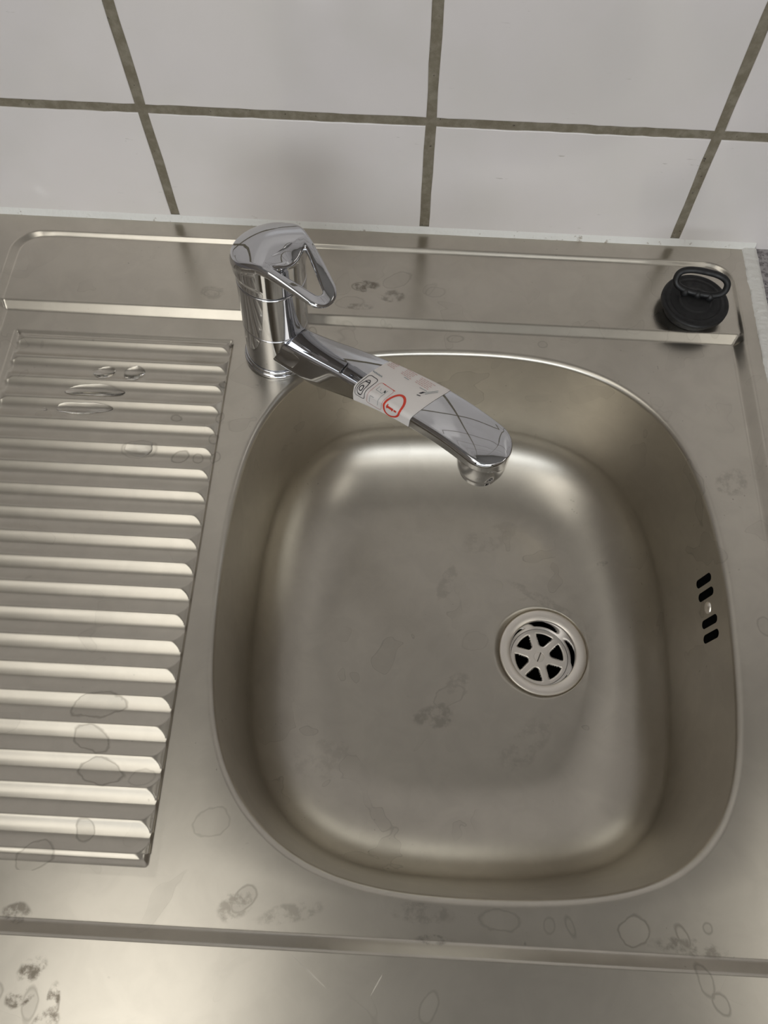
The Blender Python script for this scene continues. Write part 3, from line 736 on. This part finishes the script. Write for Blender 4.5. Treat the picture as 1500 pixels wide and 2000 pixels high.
def patch(s0, s1, t0, t1, m, lift, ns=None, nt=None, skew=0.0):
    ns = ns or max(1, int(abs(s1 - s0) / 2) + 1); nt = nt or max(1, int(abs(t1 - t0) / .8) + 1); b0 = len(lv)
    for i in range(ns + 1):
        for j in range(nt + 1):
            s = s0 + (s1 - s0) * i / ns; t = t0 + (t1 - t0) * j / nt; lv.append(at(s + skew * j / nt, t, lift)[0])
    for i in range(ns):
        for j in range(nt): a = b0 + i * (nt + 1) + j; lf.append((a, a + nt + 1, a + nt + 2, a + 1)); lm.append(m)
def poly(pts, m, lift=.34):
    """thick stroke polygon given as list of quads in (s,t)"""
    b0 = len(lv)
    for p in pts: lv.append(at(p[0], p[1], lift)[0])
    lf.append(tuple(range(b0, b0 + len(pts)))); lm.append(m)
def stroke(path, w, m, closed=False, lift=.42):
    n = len(path); rng = range(n if closed else n - 1)
    for i in rng:
        (a, b), (c, d) = path[i], path[(i + 1) % n]; l = math.hypot(c - a, d - b) or 1; ex, ey = (c - a) / l, (d - b) / l; px, py = -ey * w / 2, ex * w / 2
        k = w * .35; a2, b2, c2, d2 = a - ex * k, b - ey * k, c + ex * k, d + ey * k; q_ = max(1, int(l / .9) + 1)
        for j in range(q_):
            t0, t1 = j / q_, (j + 1) / q_; x0_, y0_, x1_, y1_ = a2 + (c2 - a2) * t0, b2 + (d2 - b2) * t0, a2 + (c2 - a2) * t1, b2 + (d2 - b2) * t1
            poly([(x0_ + px, y0_ + py), (x1_ + px, y1_ + py), (x1_ - px, y1_ - py), (x0_ - px, y0_ - py)], m, lift)
def rrect(s0, s1, t0, t1, r, w, m, sides='all'):
    pts = []
    for (cx, cy, a0) in ((s1 - r, t1 - r, 0), (s0 + r, t1 - r, 90), (s0 + r, t0 + r, 180), (s1 - r, t0 + r, 270)):
        for k in range(5): a = math.radians(a0 + k * 22.5); pts.append((cx + r * math.cos(a), cy + r * math.sin(a)))
    stroke(pts, w, m, True)
patch(LS0, LS1, 0.2, TMAX - .5, 0, .22, 30, 140)

q = LS0
rrect(q + 1.6, q + 10.2, 33, 53, 2.0, .45, 3)                       # framed warning mark
stroke([(q + 5.6 + 2.6 * math.sin(a_) , 43.5 + 7.2 * math.cos(a_)) for a_ in np.linspace(0, 2 * math.pi, 19)[:-1]], .55, 3, True)
stroke([(q + 5.6 + 1.3 * math.sin(a_), 43.5 + 1.9 * math.cos(a_)) for a_ in np.linspace(0, 2 * math.pi, 13)[:-1]], .7, 3, True)
stroke([(q + 4.0, 38.4), (q + 7.4, 37.8)], .7, 3); stroke([(q + 4.4, 49.4), (q + 7.0, 50)], .7, 3)
for k in range(7): stroke([(q + .6 + k * 1.3, 29.4 + (k % 2) * .2), (q + 1.3 + k * 1.3, 29.9)], .8, 4)
rrect(q + 12.6, q + 25.5, 33, 54, 2.0, .35, 2); stroke([(q + 14.5, 33), (q + 25.5, 33)], .5, 1)
for (a_, b_, c_, d_) in ((15, 36, 15, 39), (15, 39, 20.5, 39), (20.5, 39, 20.5, 36), (17, 36.6, 18, 38), (22, 35.5, 22, 50), (15, 44, 15, 52), (15, 44, 18, 44)): stroke([(q + a_, b_), (q + c_, d_)], .32, 4)
stroke([(q + 20.6, 36.4), (q + 21.2, 37.4)], 1.0, 3)
# red ring with a red letter i reading along the spout
stroke([(q + 33 + 6.4 * math.cos(a_) + .6 * math.cos(2 * a_), 43.5 + 10.6 * math.sin(a_)) for a_ in np.linspace(0, 2 * math.pi, 37)[:-1]], 1.5, 1, True)
stroke([(q + 29.9, 44), (q + 34.4, 44)], 2.0, 1); stroke([(q + 29.9, 42.2), (q + 29.9, 45.8)], .8, 1); stroke([(q + 34.2, 44), (q + 34.2, 45.8)], .8, 1)
stroke([(q + 36.2, 44), (q + 37.2, 44)], 1.7, 1)
for (a0, a1, rows, m_) in ((2, 9, 5, 2), (15, 24, 5, 2), (28, 39, 5, 2)):
    for k in range(rows):
        t_ = 14.2 + k * 1.35; x_ = q + a0 + (k % 3) * .4
        while x_ < q + a1 - (k % 2) * 1.2:
            w_ = .7 + ((x_ * 7 + k * 3) % 1.3); stroke([(x_, t_), (x_ + w_, t_)], .38, m_); x_ += w_ + .75
for (a0, b0_, a1, b1_) in ((20, 21.0, 24, 20.9), (34.5, 21.6, 40, 21.3), (40, 23.2, 44.5, 16.5), (41.2, 23.6, 45.3, 17.5)): stroke([(q + a0, b0_), (q + a1, b1_)], .45, 4)
poly([(q + 38.6, 23.0), (q + 40.4, 22.2), (q + 39.2, 25.0), (q + 37.6, 25.4)], 3); stroke([(q + 38.2, 27), (q + 40.2, 26.5)], .6, 3)
me = mesh_np('paper_label', lv, lf, [PAPER, INKR, INKP, INKK, INKG], midx=lm)
bm = bmesh.new(); bm.from_mesh(me)
for f_2 in bm.faces:          # all faces look away from the spout's core
    c = f_2.calc_center_median(); s_ = 125; core = V(*sp(0, 0, 0)); 
    w_ = Vector(((c.x - core.x) * 1000, (c.y - core.y) * 1000)); s_ = w_.x * DSP[0] + w_.y * DSP[1]
    k_ = V(*sp(s_, 0, (cub(s_, 3) + cub(s_, 4)) / 2))
    if f_2.normal.dot(c - k_) < 0: f_2.normal_flip()
bm.to_mesh(me); bm.free()
obj('paper_label', me, spout, label='white paper label with red letter i wrapped round the spout')
# the ballpoint-thin scratches on the tip are reflections in the photo and are left to the renderer

# ------------------------------------------------------------------ rubber plug
PC = np.array([211.5, -65.0, -3.0])
plug = thing('sink_plug', tuple(PC), 'black rubber sink plug with ring pull standing on the right end of the tap ledge', 'sink plug')
pf = lambda x, y, h: (PC[0] + x, PC[1] + y, PC[2] + h)
prof = [(.01, .05), (20.5, .05), (21.5, .5), (22.2, 2.0), (22.6, 5.6), (23.2, 6.6), (25.0, 7.2), (25.8, 8.0), (25.8, 10.2), (25.1, 11.1), (23.8, 11.3), (22.8, 10.7), (21.6, 10.6), (20.8, 11.2), (19.4, 11.2), (18.6, 10.7), (12.5, 10.8), (11.6, 11.8), (8.4, 12.6), (3, 12.8), (.01, 12.8)]
obj('stopper', lathe('plug_stopper', prof, [RUBBER], 96, pf, sharp=60), plug)
def tube_path(P, rad, n=14, closed=False, squash=1.0):
    P = np.asarray(P, float); m = len(P); vs = []; F = []
    T = np.roll(P, -1, 0) - np.roll(P, 1, 0) if closed else np.gradient(P, axis=0)
    T /= np.linalg.norm(T, axis=1)[:, None]; c0 = P.mean(0); u = np.cross(T, np.array([0, 0, 1.])); 
    nrm = np.linalg.svd(P - c0)[2][2]      # plane normal of the path
    for i in range(m):
        b = nrm - nrm.dot(T[i]) * T[i]; b /= np.linalg.norm(b); a = np.cross(T[i], b)
        for k in range(n): w = 2 * math.pi * k / n; vs.append(P[i] + rad * (math.cos(w) * a * squash + math.sin(w) * b))
    for i in range(m if closed else m - 1):
        for k in range(n): F.append((i * n + k, i * n + (k + 1) % n, ((i + 1) % m) * n + (k + 1) % n, ((i + 1) % m) * n + k))
    return vs, F
PA = math.radians(-12); pu = np.array([math.cos(PA), math.sin(PA), 0]); 
lean = math.radians(52); pw = np.array([-math.sin(PA) * math.cos(lean), math.cos(PA) * math.cos(lean), math.sin(lean)])
ringc = np.array(pf(.5, 3.0, 15.2)); pts = []
for k in range(72):
    a_ = 2 * math.pi * k / 72; ca_, sa_ = math.cos(a_), math.sin(a_)
    pts.append(ringc + pu * 19.0 * np.sign(ca_) * abs(ca_) ** .75 + pw * (8.2 + 8.2 * np.sign(sa_) * abs(sa_) ** .8))
v_, f_1 = tube_path(pts, 2.5, 14, True)
obj('ring_pull', mesh_np('ring_pull', v_, f_1, [RUBBER]), plug, label='flattened ring pull')
bm = bmesh.new()
for k in (-9.5, 0, 9.5):
    mtx = Matrix.Translation(V(*(ringc + pu * k * 1.0 + np.array([0, 0, -1.2])))) @ Matrix.Diagonal((.0034, .0034, .0040, 1))
    bmesh.ops.create_uvsphere(bm, u_segments=20, v_segments=12, radius=1, matrix=mtx)
for f_2 in bm.faces: f_2.smooth = True
me = bpy.data.meshes.new('ring_hinge'); bm.to_mesh(me); bm.free(); me.materials.append(RUBBER)
obj('ring_hinge', me, plug, label='three rubber knobs holding the ring pull')

# ------------------------------------------------------------------ water lying on the ribs
def drop(cx, cy, rx, ry, rot, hgt, seed, label, pw_=.5):
    rnd = random.Random(seed); ph = [rnd.uniform(0, 6.28) for _ in range(4)]
    na, nr = 64, 14; top = []; 
    def rim(a): return 1 + .10 * math.sin(2 * a + ph[0]) + .07 * math.sin(3 * a + ph[1]) + .04 * math.sin(5 * a + ph[2])
    vs = []
    for i in range(na):
        a = 2 * math.pi * i / na; k = rim(a)
        for j in range(1, nr + 1):
            q = math.sin(j / nr * math.pi / 2); u, v = rx * k * q * math.cos(a), ry * k * q * math.sin(a)
            x, y = cx + u * math.cos(rot) - v * math.sin(rot), cy + u * math.sin(rot) + v * math.cos(rot)
            vs.append((x, y, float(zdrain(x, y)) * .35 + .65 * float(zdrain(cx, y)) * 1.0 + hgt * max(0, 1 - q ** 2) ** pw_ + (.02)))
            if j == nr: vs[-1] = (x, y, float(zdrain(x, y)) + .03)
    for idx_, (x, y, z) in enumerate(vs): vs[idx_] = (x, y, max(z, float(zdrain(x, y)) + .03))
    c0 = len(vs); vs.append((cx, cy, float(zdrain(cx, cy)) + hgt)); F = []
    for i in range(na):
        i2 = (i + 1) % na
        for j in range(nr - 1): F.append((i * nr + j, i * nr + j + 1, i2 * nr + j + 1, i2 * nr + j))
        F.append((c0, i * nr, i2 * nr))
    # underside follows the steel
    nb = len(vs)
    for i in range(na):
        for j in range(nr):
            x, y, z = vs[i * nr + j]; vs.append((x, y, float(zdrain(x, y)) + (.03 if j == nr - 1 else .01)))
    vs.append((cx, cy, float(zdrain(cx, cy)) + .01)); cb = len(vs) - 1
    for i in range(na):
        i2 = (i + 1) % na
        for j in range(nr - 1):
            F.append((nb + i * nr + j, nb + i2 * nr + j, nb + i2 * nr + j + 1, nb + i * nr + j + 1))
        F.append((cb, nb + i2 * nr, nb + i * nr)); F.append((i * nr + nr - 1, nb + i * nr + nr - 1, nb + i2 * nr + nr - 1, i2 * nr + nr - 1))
    me = mesh_np('water_drop', vs, F, [WATER])
    bm = bmesh.new(); bm.from_mesh(me); bmesh.ops.remove_doubles(bm, verts=bm.verts, dist=1e-6); bmesh.ops.recalc_face_normals(bm, faces=bm.faces); bm.to_mesh(me); bm.free()
    obj('water_drop', me, None, label, 'water', 'water lying on the draining board')
drop(-236.5, -146.5, 7.2, 6.0, 0, 3.2, 1, 'round water drop on the ribs, left one of the pair nearest the tap ledge')
drop(-214.5, -146.0, 7.6, 6.4, 0, 3.4, 2, 'squarish water drop on the ribs, right one of the pair nearest the tap ledge')
drop(-240.5, -162.5, 20, 5.4, .02, 3.0, 3, 'long water puddle along a rib just below the two round drops')
drop(-246, -178.5, 19, 5.0, .04, 2.4, 4, 'flat water puddle along the rib below the long puddle')
drop(-274, -180.5, 2.0, 1.3, .1, .9, 5, 'tiny water drop left of the flat puddle')
drop(-198, -210, 11, 5.5, .05, .7, 6, 'thin round water film draped over a lower rib')
